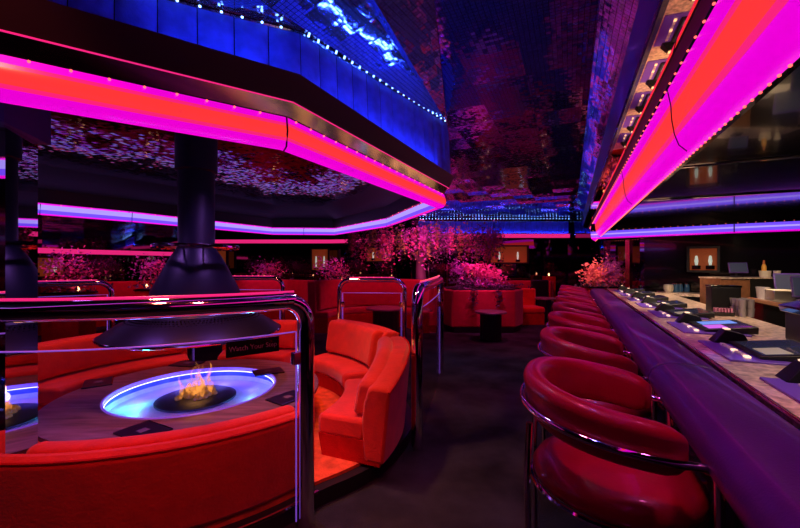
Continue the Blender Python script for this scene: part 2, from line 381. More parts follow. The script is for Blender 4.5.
obj('inner_fascia', S(R0, [(-.06, 2.225), (-.09, 2.39), (-.45, 2.6), (-.42, 2.62), (-.06, 2.40), (-.01, 2.235)], closed=True), 'blackmatte', rc)
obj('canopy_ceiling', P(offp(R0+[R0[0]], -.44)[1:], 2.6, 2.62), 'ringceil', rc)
obj('added_rope_light', T([(-2.84, 1.12, 2.60), (-.66, 2.12, 2.555)], .007, 6), 'rope', rc)  # hidden ropes added on the ledge to light the blue pads
obj('added_rope_light', T([(-.53, 2.24, 2.43), (.42, 3.72, 2.405)], .008, 6), 'rope', rc)
obj('added_rope_light', T([(.545, 4.15, 2.408), (.02, 5.85, 2.408)], .006, 6), 'rope', rc)
for i in range(8):                       # dark joints between the acrylic lengths
    a = Vector(R0[i]);
    for t in ((0,) if i not in (4, 5) else (0, .5)):
        p = a.lerp(Vector(R0[i+1]), t)
        c = Vector(TC); d = (p-Vector((-1.8, 4.2))).normalized()
        obj('joint', T([(p.x+d.x*.015, p.y+d.y*.015, 2.235), (p.x+d.x*.038, p.y+d.y*.038, 2.16), (p.x+d.x*.01, p.y+d.y*.01, 2.09), (p.x-d.x*.055, p.y-d.y*.055, 2.084), (p.x-d.x*.065, p.y-d.y*.065, 2.215)], .0045, 5), 'blackmatte', rc)
ro = offp(R0[:4], .02); pts = []
for i in range(3): pts += along(ro[i], ro[i+1], .115, 2.228)
ri = offp(R0, -.066)
inner = []
for i in (1, 2, 3, 4, 5, 6): inner += along(ri[i], ri[i+1], .3, 2.218)
bulbs(pts+inner[:96-len(pts)], .006, 'bulb', rc)
# blue padded panels leaning back up to the ceiling
def pads(p0, p1, t0, t1, n):
    p0, p1, t0, t1 = map(Vector, (p0, p1, t0, t1))
    for k in range(n):
        bm = bmesh.new(); N = 6
        for side in (0,):
            grid = []
            for i in range(N+1):
                u = (k+.012+.976*i/N)/n; row = []
                for j in range(N+1):
                    s = j/N; a = Vector((*p0.lerp(p1, u), 2.40)); b = Vector((*t0.lerp(t1, u), 2.972)); q = a.lerp(b, s)
                    nrm = ((Vector((*(p1-p0), 0))).cross(b-a)).normalized()
                    puff = .022*(max(0, (1-abs(2*i/N-1)**6)))**.5*(max(0, 1-abs(2*s-1)**12))**.5
                    row.append(bm.verts.new(q+nrm*puff))
                grid.append(row)
            for i in range(N):
                for j in range(N): bm.faces.new((grid[i][j], grid[i+1][j], grid[i+1][j+1], grid[i][j+1]))
        obj('padded_panel', bm, 'bluepad', rc, smooth=60)
ob = offp([TL, TA, TB, TCc], .03)
obj('deck', P(offp(R0[:4], .08)+offp([TL, TA, TB, TCc], -.02)[::-1], 2.395, 2.40), 'blackmatte', rc)
pads(ob[0], ob[1], TL, TA, 13); pads(ob[1], ob[2], TA, TB, 12); pads(ob[2], ob[3], TB, TCc, 11)
es = thing('edge_light_string', 'string of blue white bulbs where blue padding meets mirrored ceiling', 'string lights', (TA[0], TA[1], 2.95))
obj('rail', T([(TL[0], TL[1], 2.965), (TA[0], TA[1], 2.965), (TB[0], TB[1], 2.965)], .012, 6), 'chrome', es)
bulbs(along((TL[0]+.03, TL[1]-.03), (TA[0]+.03, TA[1]-.03), .11, 2.95)+along((TA[0]+.03, TA[1]-.03), (TB[0]+.03, TB[1]-.03), .08, 2.95), .008, 'wbulb', es)

# ------------------------------------------------------------------ canopy over the bar
bc = thing('bar_canopy', 'long pink and red neon canopy running over the bar counter', 'canopy', (*bar(.5, 4), 2.13))
A0, A1 = -1.3, 10.6
k9 = .912
pr = lambda L: [(x*k9, z) for x, z in L]
obj('neon_panel', S(lp(A0, A1), pr([(.55, 2.48), (.567, 2.405)]), cp=False), 'magenta', bc)
obj('neon_panel', S(lp(A0, A1), pr([(.567, 2.405), (.571, 2.375)]), cp=False), 'hotpink', bc)
obj('neon_panel', S(lp(A0, A1), pr([(.587, 2.25), (.594, 2.215)]), cp=False), 'hotpink', bc)
obj('neon_panel', S(lp(A0, A1), pr([(.571, 2.375), (.575, 2.31), (.587, 2.25)]), cp=False), 'redneon', bc)
obj('neon_panel', S(lp(A0, A1), pr([(.594, 2.215), (.615, 2.17), (.66, 2.135), (.70, 2.13)]), cp=False), 'magenta', bc)
obj('back_panel', S(lp(A0, A1), pr([(.70, 2.13), (.73, 2.13), (.82, 2.44), (.80, 2.44)])), 'black', bc)
obj('chrome_strip', S(lp(A0, A1), pr([(.375, 2.5005), (.487, 2.4985), (.487, 2.52), (.375, 2.53)])), 'goldmirror', bc, smooth=0)
obj('edge_strip', S(lp(A0, A1), pr([(.49, 2.49), (.54, 2.485), (.545, 2.50), (.50, 2.52)])), 'blackmatte', bc)
obj('outer_edge', S(lp(A0, A1), pr([(.345, 2.475), (.368, 2.475), (.368, 2.52), (.345, 2.52)])), 'black', bc)
q = obj('fascia', S(lp(A0, A1), pr([(.345, 2.52), (.352, 2.99), (.37, 2.99), (.365, 2.52)])), 'indigo', bc); q['label'] = 'glossy purple side board'
for Y in (2.12, 4.0):
    obj('joint', T([(*bar(x-.004, Y), z-.002) for x, z in ((.55, 2.48), (.57, 2.39), (.575, 2.31), (.59, 2.23), (.615, 2.17), (.66, 2.135))], .003, 5), 'blackmatte', bc)
pa = [(*bar(.543, .9+.105*k), 2.482) for k in range(56)]; pb = [(*bar(.69, .75+.062*k), 2.122) for k in range(42)]
bulbs(pa+pb, .0065, 'bulb', bc)
bm = bmesh.new()
for k in range(36): bmesh.ops.create_icosphere(bm, subdivisions=1, radius=.008, matrix=Matrix.Translation((*bar(.543, .9+.105*(56+k)), 2.482)))
for k in range(112): bmesh.ops.create_icosphere(bm, subdivisions=1, radius=.008, matrix=Matrix.Translation((*bar(.69, .75+.062*(42+k)), 2.122)))
q = obj('bulb', bm, 'bulb', bc); q['kind'] = 'stuff'
# back bar light cove
bk = [(4.42, 8.70), (6.2, 7.02), (6.9, 6.5), (8.6, 5.1)]
bb = thing('back_bar_light_cove', 'violet white neon cove running along the black wall behind the bar', 'light', (6.2, 7.0, 2.1))
obj('neon_panel', S(bk, [(.06, 2.10), (.085, 2.155)], cp=False), 'violetneon', bb)
obj('neon_panel', S(bk, [(.085, 2.155), (.087, 2.185)], cp=False), 'bluewhite', bb)
obj('neon_panel', S(bk, [(.087, 2.185), (.08, 2.235)], cp=False), 'violetneon', bb)
obj('pink_edge', S(bk, [(.06, 2.10), (.05, 2.075), (0, 2.07)], cp=False), 'magenta', bb)
obj('housing', S(bk, [(-.02, 2.07), (-.02, 2.42), (.06, 2.42), (.10, 2.27), (.10, 2.24), (.02, 2.24), (.01, 2.07)]), 'black', bb)
for i in (1, 2): obj('joint', T([(bk[i][0]-.07, bk[i][1]-.09, 2.08), (bk[i][0]-.08, bk[i][1]-.1, 2.24)], .01, 5), 'blackmatte', bb)
bulbs(along(bk[0], bk[1], .12, 2.25)+along(bk[1], bk[2], .12, 2.25), .006, 'bulb', bb)
for o in bb.children:
    if o.name.startswith('bulb'): o.location += Vector((-.09, -.1, 0))

# ------------------------------------------------------------------ rear soffit with blue pads and pink neon
def soffit(path, label, blue=True, z=2.34):
    t = thing('rear_soffit', label, 'soffit', (*path[0], z))
    obj('board', S(path, [(0, z), (.25, z), (.25, z+.12), (0, z+.12)]), 'blackmatte', t)
    obj('neon_line', S(path, [(.26, z+.01), (.275, z+.07), (.262, z+.135)], cp=False), 'pinkline', t)
    if blue:
        for i in range(len(path)-1):
            a, b = Vector(path[i]), Vector(path[i+1]); d = (b-a).normalized(); nn = Vector((d.y, -d.x))*.16; L = (b-a).length; n = int(L/.17)
            for k in range(n):
                p = a.lerp(b, (k+.5)/n)+nn
                obj('padded_panel', B((p.x, p.y, z+.36), (L/n*.94, .05, .38), rz=math.atan2(d.y, d.x)), 'bluepad', t, bevel=.02)
        obj('added_rope_light', T([(*(Vector(p)+Vector((0, -.20))), z+.115) for p in path], .010, 6), 'rope', t)  # added behind the board to light the pads
        bulbs(along(Vector(path[0])+Vector((0, -.3)), Vector(path[-1])+Vector((0, -.3)), .10, z+.62), .011, 'wbulb', t)
    return t
soffit([(.6, 12.5), (5.5, 12.5)], 'blue padded soffit with pink neon edge on the rear wall')
soffit([(-7.1, 13.2), (-2.4, 13.2), (.4, 12.4)], 'plain dark soffit with thin pink neon line left of the tree', blue=False, z=2.2)
soffit([(-8.85, 5.5), (-8.85, 9.5), (-7.1, 13.2)], 'dark soffit and pink line standing in for a reflection in the left wall', blue=False, z=1.75)  # modelled soffit takes the place of a neon reflection in the mirrored wall

# ------------------------------------------------------------------ mirrored pillar by the near rail
pc = [(-2.085, 2.175), (-1.985, 1.90), (-2.33, 1.77), (-2.44, 2.05)]
mp_ = thing('mirrored_pillar', 'tall mirrored pillar at the left edge behind the near rail', 'pillar', (-2.2, 1.97, 0))
obj('mirror_panel', P(pc, 0.12, 2.2), 'mirror', mp_, smooth=0)
obj('pillar_head', P([(-2.06, 2.23), (-1.95, 1.86), (-2.35, 1.72), (-2.48, 2.09)], 2.2, 2.59), 'purple', mp_, smooth=0)
obj('plinth', P(pc, 0, .12), 'blackmatte', mp_, smooth=0)

# ------------------------------------------------------------------ platform, sofas round the fire table
def rad(a):
    for a0, r0, a1, r1 in ((-100, 1.56, -36, 1.57), (-36, 1.57, -22, 1.71), (-22, 1.71, 5, 1.90), (5, 1.90, 60, 1.95), (60, 1.95, 260, 1.9)):
        if a0 <= a <= a1: return r0+(r1-r0)*(a-a0)/(a1-a0)
GP = [(TC[0]+1.57*math.cos(math.radians(a)), TC[1]+1.57*math.sin(math.radians(a)), .10) for a in range(-100, -36, 3)]
pl = [(TC[0]+rad(a)*math.cos(math.radians(a)), TC[1]+rad(a)*math.sin(math.radians(a))) for a in range(-90, 260, 4)]
struct('floor_platform', P(pl, 0, .10), 'blackmatte', 'low round platform under the fire booth', 'platform')
pin = [(TC[0]+(x-TC[0])*.955, TC[1]+(y-TC[1])*.955) for x, y in pl]
struct('floor_platform_carpet', P(pin, .10, .122), 'orange', 'terracotta carpet on the booth platform', 'carpet')
ptr = struct('trim_4', T(GP, .012, 8), 'brass', 'bronze edge trim along the platform under the near banquette', 'trim')
def sofa(a0, a1, ri, ro, label, sa0=None, top=.78, lean=.12, zt=None, seat=.42, back=.17, c=TC, z0=.122, m_='red', group=None):
    t = thing('banquette', label, 'sofa', (c[0]+(ri+ro)/2*math.cos(math.radians((a0+a1)/2)), c[1]+(ri+ro)/2*math.sin(math.radians((a0+a1)/2)), z0), group=group)
    n = max(8, int((a1-a0)/3)); pa = arc(c, (ri+ro)/2, a0, a1, n); m = (ri+ro)/2   # travelling ccw: right = outward
    full = pa
    if sa0 is not None: pa = arc(c, (ri+ro)/2, sa0, a1, n)
    obj('base', S(pa, [(ri-m+.04, z0), (ri-m+.01, seat-.14), (ro-m-.02, seat-.14), (ro-m-.03, z0)]), 'redside', t)
    obj('seat_cushion', S(pa, rrect(ri-m, ro-m-back+.03, seat-.15, seat, .045)), m_, t, bevel=.03)
    N = n+1; zf = zt or (lambda u: 1); pa = full
    bm = bmesh.new()
    prof = [(ro-m-back, seat-.02), (ro-m-back+lean*.35, (seat+top)/2), (ro-m-back+lean, top-.03), (ro-m-back+lean+.04, top), (ro-m+lean-.035, top), (ro-m+lean, top-.03), (ro-m+.0, z0+.02), (ro-m-back+.02, z0+.02)]
    rings = []
    for i, p in enumerate(pa):
        a = math.radians(a0+(a1-a0)*i/n); d = Vector((math.cos(a), math.sin(a))); s = zf(i/n)
        pl_ = []
        for k, (o, z) in enumerate(prof):
            zz = z if z < seat+.01 else seat+(z-seat)*s
            pl_.append(bm.verts.new((p[0]+d.x*o, p[1]+d.y*o, zz)))
        rings.append(pl_)
    for i in range(n):
        for k in range(len(prof)): bm.faces.new((rings[i][k], rings[i][(k+1) % 8], rings[i+1][(k+1) % 8], rings[i+1][k]))
    bm.faces.new(rings[0][::-1]); bm.faces.new(rings[-1])
    obj('backrest', bm, m_, t, bevel=.02)
    # rolled back cushion in front of the rest
    cu = bmesh.new(); rr = []
    cp_ = rrect(0, .13, seat+.02, top+.015, .055)
    a_in = 1.5
    for i in range(n+1):
        u = i/n; as_ = a0 if sa0 is None else sa0; aa = as_+a_in+(a1-as_-2*a_in)*u; a = math.radians(aa); d = Vector((math.cos(a), math.sin(a))); s = zf(u); ring = []
        for o, z in cp_:
            zz = seat+(z-seat)*s; oo = ro-back-.10+o+lean*max(0, (z-seat)/(top-seat))
            ring.append(cu.verts.new((c[0]+d.x*oo, c[1]+d.y*oo, zz)))
        rr.append(ring)
    K = len(cp_)
    for i in range(n):
        for k in range(K): cu.faces.new((rr[i][k], rr[i][(k+1) % K], rr[i+1][(k+1) % K], rr[i+1][k]))
    cu.faces.new(rr[0][::-1]); cu.faces.new(rr[-1])
    obj('back_cushion', cu, m_, t, bevel=.03)
    for aa in (a0+.2, a1-.2):
        a = math.radians(aa); d = Vector((math.cos(a), math.sin(a)))
    pt = [(c[0]+(ro+lean*.9*1)*math.cos(math.radians(aa)), c[1]+(ro+lean*.9)*math.sin(math.radians(aa)), seat+(top-seat)*zf((aa-a0)/(a1-a0))-.02) for aa in [a0+(a1-a0)*k/n for k in range(n+1)]]
    obj('piping', T(pt, .008, 6), 'redside', t)
    return t
GS = 'red velvet banquettes round the fire table'
sofa(-107, -39, 1.05, 1.51, 'red velvet banquette nearest the camera, seen from its curved back', sa0=-92, top=.62, lean=.07, seat=.40, back=.10, group=GS)
sofa(-24, 13, 1.27, 1.80, 'red velvet banquette right of the fire table beside the aisle glass partition', top=.80, lean=.05, zt=lambda u: .62+.38*min(1, u*2.2), group=GS)
sofa(20, 58, 1.27, 1.80, 'red velvet banquette with low arched back right behind the fire table', top=.80, lean=.07, group=GS)
sofa(72, 108, 1.22, 1.75, 'red velvet banquette straight behind the hood at the far side of table', top=.76, lean=.06, group=GS)
sofa(122, 180, 1.20, 1.75, 'red velvet banquette left of the fire table beyond the mirrored pillar', top=.74, lean=.06, group=GS)

# fire table
ft = thing('fire_table', 'large round fire pit table with glowing blue basin', 'table', (*TC, .122))
c0 = (*TC, 0)
obj('tabletop', LA([(.645, .40), (.645, .424), (1.0, .424), (1.03, .415), (1.03, .385), (.98, .375), (.66, .375), (.645, .40)], c0, 96), 'table', ft)
obj('pedestal', LA([(.70, .122), (.74, .14), (.72, .375), (.66, .375)], c0, 48), 'blackmatte', ft)
obj('basin', LA([(.66, .34), (.64, .305), (.5, .29), (.28, .335), (.0, .335)], c0, 96), 'basin', ft)
obj('basin_wall', LA([(.648, .402), (.66, .34)], c0, 96), 'bluepad', ft)
obj('added_rope_light', T([(TC[0]+.635*math.cos(a), TC[1]+.635*math.sin(a),   .394) for a in [2*PI*k/64 for k in range(64)]], .004, 6, closed=True), 'poolrope', ft)  # tube added under the lip to light the basin
obj('basin_rim', LA([(.640, .405), (.640, .430), (.655, .430), (.655, .422)], c0, 96), 'glassedge', ft)
obj('burner_plate', LA([(0, .372), (.27, .368), (.315, .35), (.315, .335)], c0, 64), 'blackmatte', ft)
for k in range(8):
    a = k*PI/4; point((TC[0]+.5*math.cos(a), TC[1]+.5*math.sin(a), .37), .8, (.22, .2, 1), .05)  # unseen lamps added to brighten the basin
point((TC[0]-.47, TC[1]-.12, .36), 2.2, (.05, .8, .9), .04); point((TC[0]+.5, TC[1]+.08, .36), 1.5, (.1, .6, 1), .04)  # added cyan lamps tint the basin ends
bm = bmesh.new()
for k in range(60):
    a = random.uniform(0, 2*PI); r = .15*math.sqrt(random.random()); s = random.uniform(.018, .034)
    bmesh.ops.create_icosphere(bm, subdivisions=1, radius=s, matrix=Matrix.Translation((TC[0]+r*math.cos(a), TC[1]+r*math.sin(a), .375+.05*(1-r/.14)*random.random())))
tag(obj('ember_bed', bm, 'ember', smooth=0), 'glowing ember bed in the middle of the fire table', 'embers', kind='stuff')
fl = thing('fire_flames', 'orange flames rising from the fire table burner', 'fire', (*TC, .38))
for k in range(34):
    a = random.uniform(0, 2*PI); r = random.uniform(.0, .15); h = random.uniform(.06, .13)+(.15 if k % 3 == 0 else 0); x, y = TC[0]+r*math.cos(a), TC[1]+r*math.sin(a)
    ph = random.uniform(0, 6); pts = [(x+.018*math.sin(ph+j*1.1)*(j/8), y+.018*math.cos(ph+j*.9)*(j/8), .385+h*j/8) for j in range(9)]
    wd = random.uniform(.008, .02); obj('flame', T(pts, 0, 8, radii=[wd*.6, wd, wd*1.05, wd*.85, wd*.65, wd*.45, wd*.3, wd*.15, .001]), 'flame', fl)
point((TC[0], TC[1], .55), 1.6, (1, .45, .12), .08)
# menus on the table
def menu(px, py, rz, label, two=False):
    Y = F*(1.5-.426)/(py-264); X = (px-400)/F*Y
    t = thing('menu', label, 'menu', (X, Y, .425), rz, 'dark menus on the fire table')
    bm = bmesh.new(); box(bm, (0, 0, .006), (.21, .28, .010)); obj('cover', bm, 'menu', t, local=True, bevel=.003)
    bm = bmesh.new(); box(bm, (.105, 0, .006), (.008, .276, .012)); obj('spine', bm, 'black', t, local=True)
    bm = bmesh.new(); box(bm, (0, 0, .0125), (.06, .06, .001)); obj('emblem', bm, 'text', t, local=True)
menu(143, 432, math.radians(62), 'dark menu nearest the camera on the fire table'); menu(98, 383, math.radians(35), 'dark menu on the left side of the fire table')
menu(187, 364, math.radians(80), 'dark menu at the far rim behind the flames'); menu(268, 372, math.radians(-60), 'dark menu at far right of the basin')
menu(288, 398, math.radians(-35), 'dark menu right of the basin near the chrome post')

# hood and duct
hd = thing('fireplace_hood', 'black suspended fireplace hood and duct above the fire table', 'hood', (*TC, .9))
obj('duct', LA([(.143, 2.599), (.143, 1.66), (.16, 1.62)], c0, 48), 'duct', hd)
obj('collar', LA([(.165, 2.599), (.165, 2.3), (.145, 2.29)], c0, 48), 'duct', hd)
obj('trim_ring', T([(TC[0]+.32*math.cos(a), TC[1]+.32*math.sin(a), 1.645) for a in [2*PI*k/48 for k in range(48)]], .022, 10, closed=True), 'chrome', hd)
for k in range(6):
    a = k*PI/3+.3; obj('bracket', T([(TC[0]+.13*math.cos(a), TC[1]+.13*math.sin(a), 1.645), (TC[0]+.31*math.cos(a), TC[1]+.31*math.sin(a), 1.645)], .008, 6), 'chrome', hd)
obj('cone', LA([(.16, 1.62), (.20, 1.56), (.34, 1.28), (.37, 1.12), (.40, 1.08)], c0, 64), 'duct', hd)
obj('skirt', LA([(.40, 1.08), (.56, 1.02), (.66, .95), (.69, .93), (.69, .915), (.66, .92), (.3, 1.0)], c0, 72), 'hood', hd)
obj('rim', T([(TC[0]+.69*math.cos(a), TC[1]+.69*math.sin(a), .92) for a in [2*PI*k/72 for k in range(72)]], .010, 8, closed=True), 'chrome', hd)
bm = bmesh.new()
for ring in range(8):
    r = .45+.028*ring; z = 1.063-.0135*ring-(.0022*ring*ring*.35)
    for k in range(110):
        a = 2*PI*k/110+ring*.03; box(bm, (TC[0]+r*math.cos(a), TC[1]+r*math.sin(a), z+.004), (.010, .010, .012), rz=a)
obj('perforations', bm, 'blackmatte', hd, smooth=0)

# ------------------------------------------------------------------ chrome rail partitions
def frame_path(plan, zt, zb, rr=.14, n=6):
    """tube from floor up, round corner, along plan, round corner, down to the floor"""
    p = [Vector((x, y, 0)) for x, y in plan]; out = []
    d0 = (p[1]-p[0]).normalized(); d1 = (p[-2]-p[-1]).normalized()
    out.append(Vector((p[0].x, p[0].y, zb)))
    for k in range(n+1):
        a = PI/2*k/n; out.append(p[0]+d0*rr*(1-math.cos(a))+Vector((0, 0, zt-rr+rr*math.sin(a))))
    for q in p[1:-1]: out.append(Vector((q.x, q.y, zt)))
    for k in range(n+1):
        a = PI/2*(1-k/n); out.append(p[-1]+d1*rr*(1-math.cos(a))+Vector((0, 0, zt-rr+rr*math.sin(a))))
    out.append(Vector((p[-1].x, p[-1].y, zb))); return out
def partition(plan, label, zt=1.295, r=.048, inner=True, zb=0, pane_top=1.12, group='chrome framed glass partitions'):
    c = plan[0]; t = thing('glass_partition', label, 'partition', (*c, zb), group=group)
    fp = frame_path(plan, zt, zb); obj('frame_tube', T(fp, r, 16), 'chrome', t)
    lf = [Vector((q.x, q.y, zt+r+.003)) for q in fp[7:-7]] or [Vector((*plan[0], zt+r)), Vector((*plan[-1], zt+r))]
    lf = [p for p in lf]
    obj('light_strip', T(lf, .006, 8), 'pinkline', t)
    L = 0; bl = []
    for a, b in zip(lf, lf[1:]):
        m = int((b-a).length/.085)
        bl += [tuple(a.lerp(b, (j+.5)/max(1, m))+Vector((0, 0, .004))) for j in range(m)]
    bulbs(bl[:95], .0065, 'bulb', t)
    if inner:
        pp = plan[:]; d0 = (Vector(pp[1])-Vector(pp[0])).normalized(); d1 = (Vector(pp[-2])-Vector(pp[-1])).normalized()
        pp[0] = tuple(Vector(pp[0])+d0*(r+.015)); pp[-1] = tuple(Vector(pp[-1])+d1*(r+.015))
        obj('glass_pane', S(pp, [(-.005, zb+.04), (-.005, pane_top), (.005, pane_top), (.005, zb+.04)]), 'glass', t, smooth=0)
        obj('pane_edge', T([(pp[0][0], pp[0][1], zb+.05)]+[(x, y, pane_top) for x, y in pp]+[(pp[-1][0], pp[-1][1], zb+.05)], .0045, 6), 'glassedge', t)
        for q, d in ((pp[0], d0), (pp[-1], d1)):
            for z in (.97,):
                obj('clamp', B((q[0], q[1], z), (.05, .035, .07), rz=math.atan2(d.y, d.x)), 'chrome', t, bevel=.005)
    return t
partition(arc(TC, 1.64, -42, -112, 26), 'wide curved chrome rail and glass partition behind the near banquette')
partition([(.14, 3.07), (.29, 3.75), (.42, 4.40), (.54, 5.08)], 'chrome framed glass partition standing along the aisle')
partition([(-.80, 4.98), (-.4, 4.98), (.06, 4.93)], 'chrome framed glass partition behind the arched back banquette', zt=1.29, r=.03)
partition([(-3.1, 5.60), (-2.4, 5.60), (-1.72, 5.55)], 'chrome rail partition right of the hood at the far side', zt=1.29, r=.03, group='chrome framed glass partitions')
partition([(-3.6, 4.72), (-3.9, 4.5), (-4.5, 4.15)], 'chrome rail partition left of the hood at the far side', zt=1.27, r=.03)
def text_mesh(s, size):
    cu = bpy.data.curves.new('t', 'FONT'); cu.body = s; cu.size = size; cu.align_x = 'CENTER'; cu.align_y = 'CENTER'; cu.extrude = .0008
    o = bpy.data.objects.new('t', cu); COL.objects.link(o); dg = bpy.context.evaluated_depsgraph_get()
    me = bpy.data.meshes.new_from_object(o.evaluated_get(dg)); bpy.data.objects.remove(o); return me
pa_, pb_ = Vector((TC[0]+1.655*math.cos(math.radians(-48)), TC[1]+1.655*math.sin(math.radians(-48)))), Vector((TC[0]+1.655*math.cos(math.radians(-57)), TC[1]+1.655*math.sin(math.radians(-57))))
mid = (pa_+pb_)/2; dr = pa_-pb_; ang = math.atan2(dr.y, dr.x)
sg = thing('step_sign', 'small black Watch Your Step sign fixed on the near glass pane', 'sign', (mid.x, mid.y-.012, 1.012), ang)
obj('plate', B((0, 0, .062), (.265, .006, .08)), 'black', sg, local=True)
me = text_mesh('Watch Your Step', .034); me.materials.append(M['text']); to = bpy.data.objects.new('lettering', me); COL.objects.link(to); to.parent = sg
to.location = (0, -.0045, .062); to.rotation_euler = (PI/2, 0, 0)

# ------------------------------------------------------------------ the bar
Y0, Y1 = -.9, 8.6
ct = thing('bar_counter', 'long bar counter with pink granite top and black front', 'bar counter', (*bar(.9, 3), 0))
obj('front_panel', S(lp(Y0, Y1), pr([(.62, 0), (.62, .84), (.70, .84), (.70, 0)])), 'black', ct)
obj('granite_top', P([bar(.815, Y0), bar(.815, 8.45), (4.93, 8.15), (5.0, 7.0), bar(1.85, Y0)], .90, .952), 'stone', ct, smooth=0)
obj('trim_strip', T([(*bar(.80, Y0), .951), (*bar(.80, Y1), .951)], .011, 12), 'goldmirror', ct)
obj('kick_rail', T([(*bar(.58, Y0), .22), (*bar(.58, Y1), .22)], .02, 8), 'brass', ct)
obj('front_trim', S(lp(Y0, Y1), pr([(.595, .70), (.595, .735), (.62, .735), (.62, .70)])), 'brass', ct)
obj('rear_body', S(lp(Y0, 6.8), pr([(1.74, 0), (1.74, .90), (1.83, .90), (1.83, 0)])), 'blackmatte', ct)
for a, b in ((-.9, -.81), (-.8, 2.28), (2.292, 5.39), (5.402, Y1)):
    if b-a < .5: continue
    obj('armrest_pad', S([bar(0, a+(b-a)*k/10) for k in range(11)], pr([(.47, .79), (.445, .83), (.44, .87), (.455, .91), (.485, .938), (.53, .952), (.62, .958), (.70, .955), (.765, .945), (.785, .92), (.785, .84), (.62, .81)])), 'purple', ct, bevel=.012)

# poker machines
def machine():
    t = thing('bar_gaming_machine', 'x', 'gaming machine', group='flat gaming machines set into the bar top')
    # local: x along bar towards far end, y away from the customer (+y = inward is negative right) -> built y to the left; use -y as inward
    bm = bmesh.new(); box(bm, (0, -.14, .004), (.60, .42, .012)); obj('surround', bm, 'violet', t, local=True, bevel=.003)
    bm = bmesh.new()
    pts = [(-.235, -.08, .012), (.235, -.08, .012), (.235, -.41, .012), (-.235, -.41, .012), (-.235, -.08, .026), (.235, -.08, .026), (.235, -.41, .066), (-.235, -.41, .066)]
    v = [bm.verts.new(p) for p in pts]
    for f in ((0, 1, 2, 3), (4, 5, 6, 7), (0, 1, 5, 4), (1, 2, 6, 5), (2, 3, 7, 6), (3, 0, 4, 7)): bm.faces.new([v[i] for i in f])
    bod = obj('display_body', bm, 'blackmatte', t, local=True, bevel=.005)
    def onscreen(x0, x1, y0, y1, m, lift, nm, par=t):
        bm = bmesh.new(); f = lambda y: .026+(.040/.33)*(-.08-y)+lift
        vs = [bm.verts.new((x, y, f(y))) for x, y in ((x0, y0), (x1, y0), (x1, y1), (x0, y1))]; bm.faces.new(vs)
        r = bmesh.ops.extrude_face_region(bm, geom=bm.faces[:]); bmesh.ops.translate(bm, verts=[e for e in r['geom'] if isinstance(e, bmesh.types.BMVert)], vec=(0, 0, .001))
        return obj(nm, bm, m, par, local=True, smooth=0)
    onscreen(-.205, .205, -.105, -.385, 'screen', .0008, 'screen')
    onscreen(-.19, -.02, -.12, -.24, 'screenlight', .0022, 'menu_panel'); onscreen(.01, .18, -.13, -.36, 'screenblue' if False else 'screen', .0022, 'picture_panel')
    for k in range(7):
        bm = bmesh.new(); box(bm, (-.20+.062*k, -.035, .014), (.042, .026, .012)); obj('button', bm, 'button' if k not in (0, 3) else 'lit', t, local=True, bevel=.003)
    bm = bmesh.new()
    v = [bm.verts.new(p) for p in [(.23, -.0, .01), (.35, -.0, .01), (.35, -.20, .01), (.23, -.20, .01), (.245, -.07, .10), (.335, -.07, .10), (.335, -.17, .075), (.245, -.17, .075)]]
    for f in ((0, 1, 2, 3), (4, 5, 6, 7), (0, 1, 5, 4), (1, 2, 6, 5), (2, 3, 7, 6), (3, 0, 4, 7)): bm.faces.new([v[i] for i in f])
    ba = obj('bill_acceptor', bm, 'blackmatte', t, local=True, bevel=.006)
    bm = bmesh.new(); box(bm, (.29, -.088, .102), (.05, .03, .006)); obj('light', bm, 'lit', ba, local=True)
    return t
def placem(t, k):
    Y = 1.50+.87*k; p = bar(.98, Y); t.location = (p[0], p[1], .953); t.rotation_euler = (0, 0, math.atan2(1, .45))
ord_ = ['first', 'second', 'third', 'fourth', 'fifth', 'sixth', 'seventh', 'eighth', 'ninth']
m0 = machine(); placem(m0, 0)
m0['label'] = 'flat gaming machine closest to the camera, cut by the right edge of the frame'
lab = ['black gaming machine with buttons and large grey screen, second from the camera', 'gaming machine with pink and blue picture on its screen', 'gaming machine beyond the pink and blue screen one, beside the black box tower',
       'fifth gaming machine from the camera on the bar top', 'sixth gaming machine from the camera on the bar top', 'seventh gaming machine from camera, near far end of bar', 'farthest gaming machine at the end of the bar top']
for k in range(1, 8):
    d = dup(m0, (0, 0, 0), 0, lab[k-1]); placem(d, k)
    if k == 2:
        for ch in d.children:
            if ch.name.startswith('menu_panel'): ch.data = ch.data.copy(); ch.data.materials[0] = M['screenpink']; ch['label'] = 'pink picture on the screen'; ch.scale = (1, 1, 1)
            if ch.name.startswith('picture_panel'): ch.data = ch.data.copy(); ch.data.materials[0] = M['screenblue']; ch['label'] = 'blue picture on the screen'

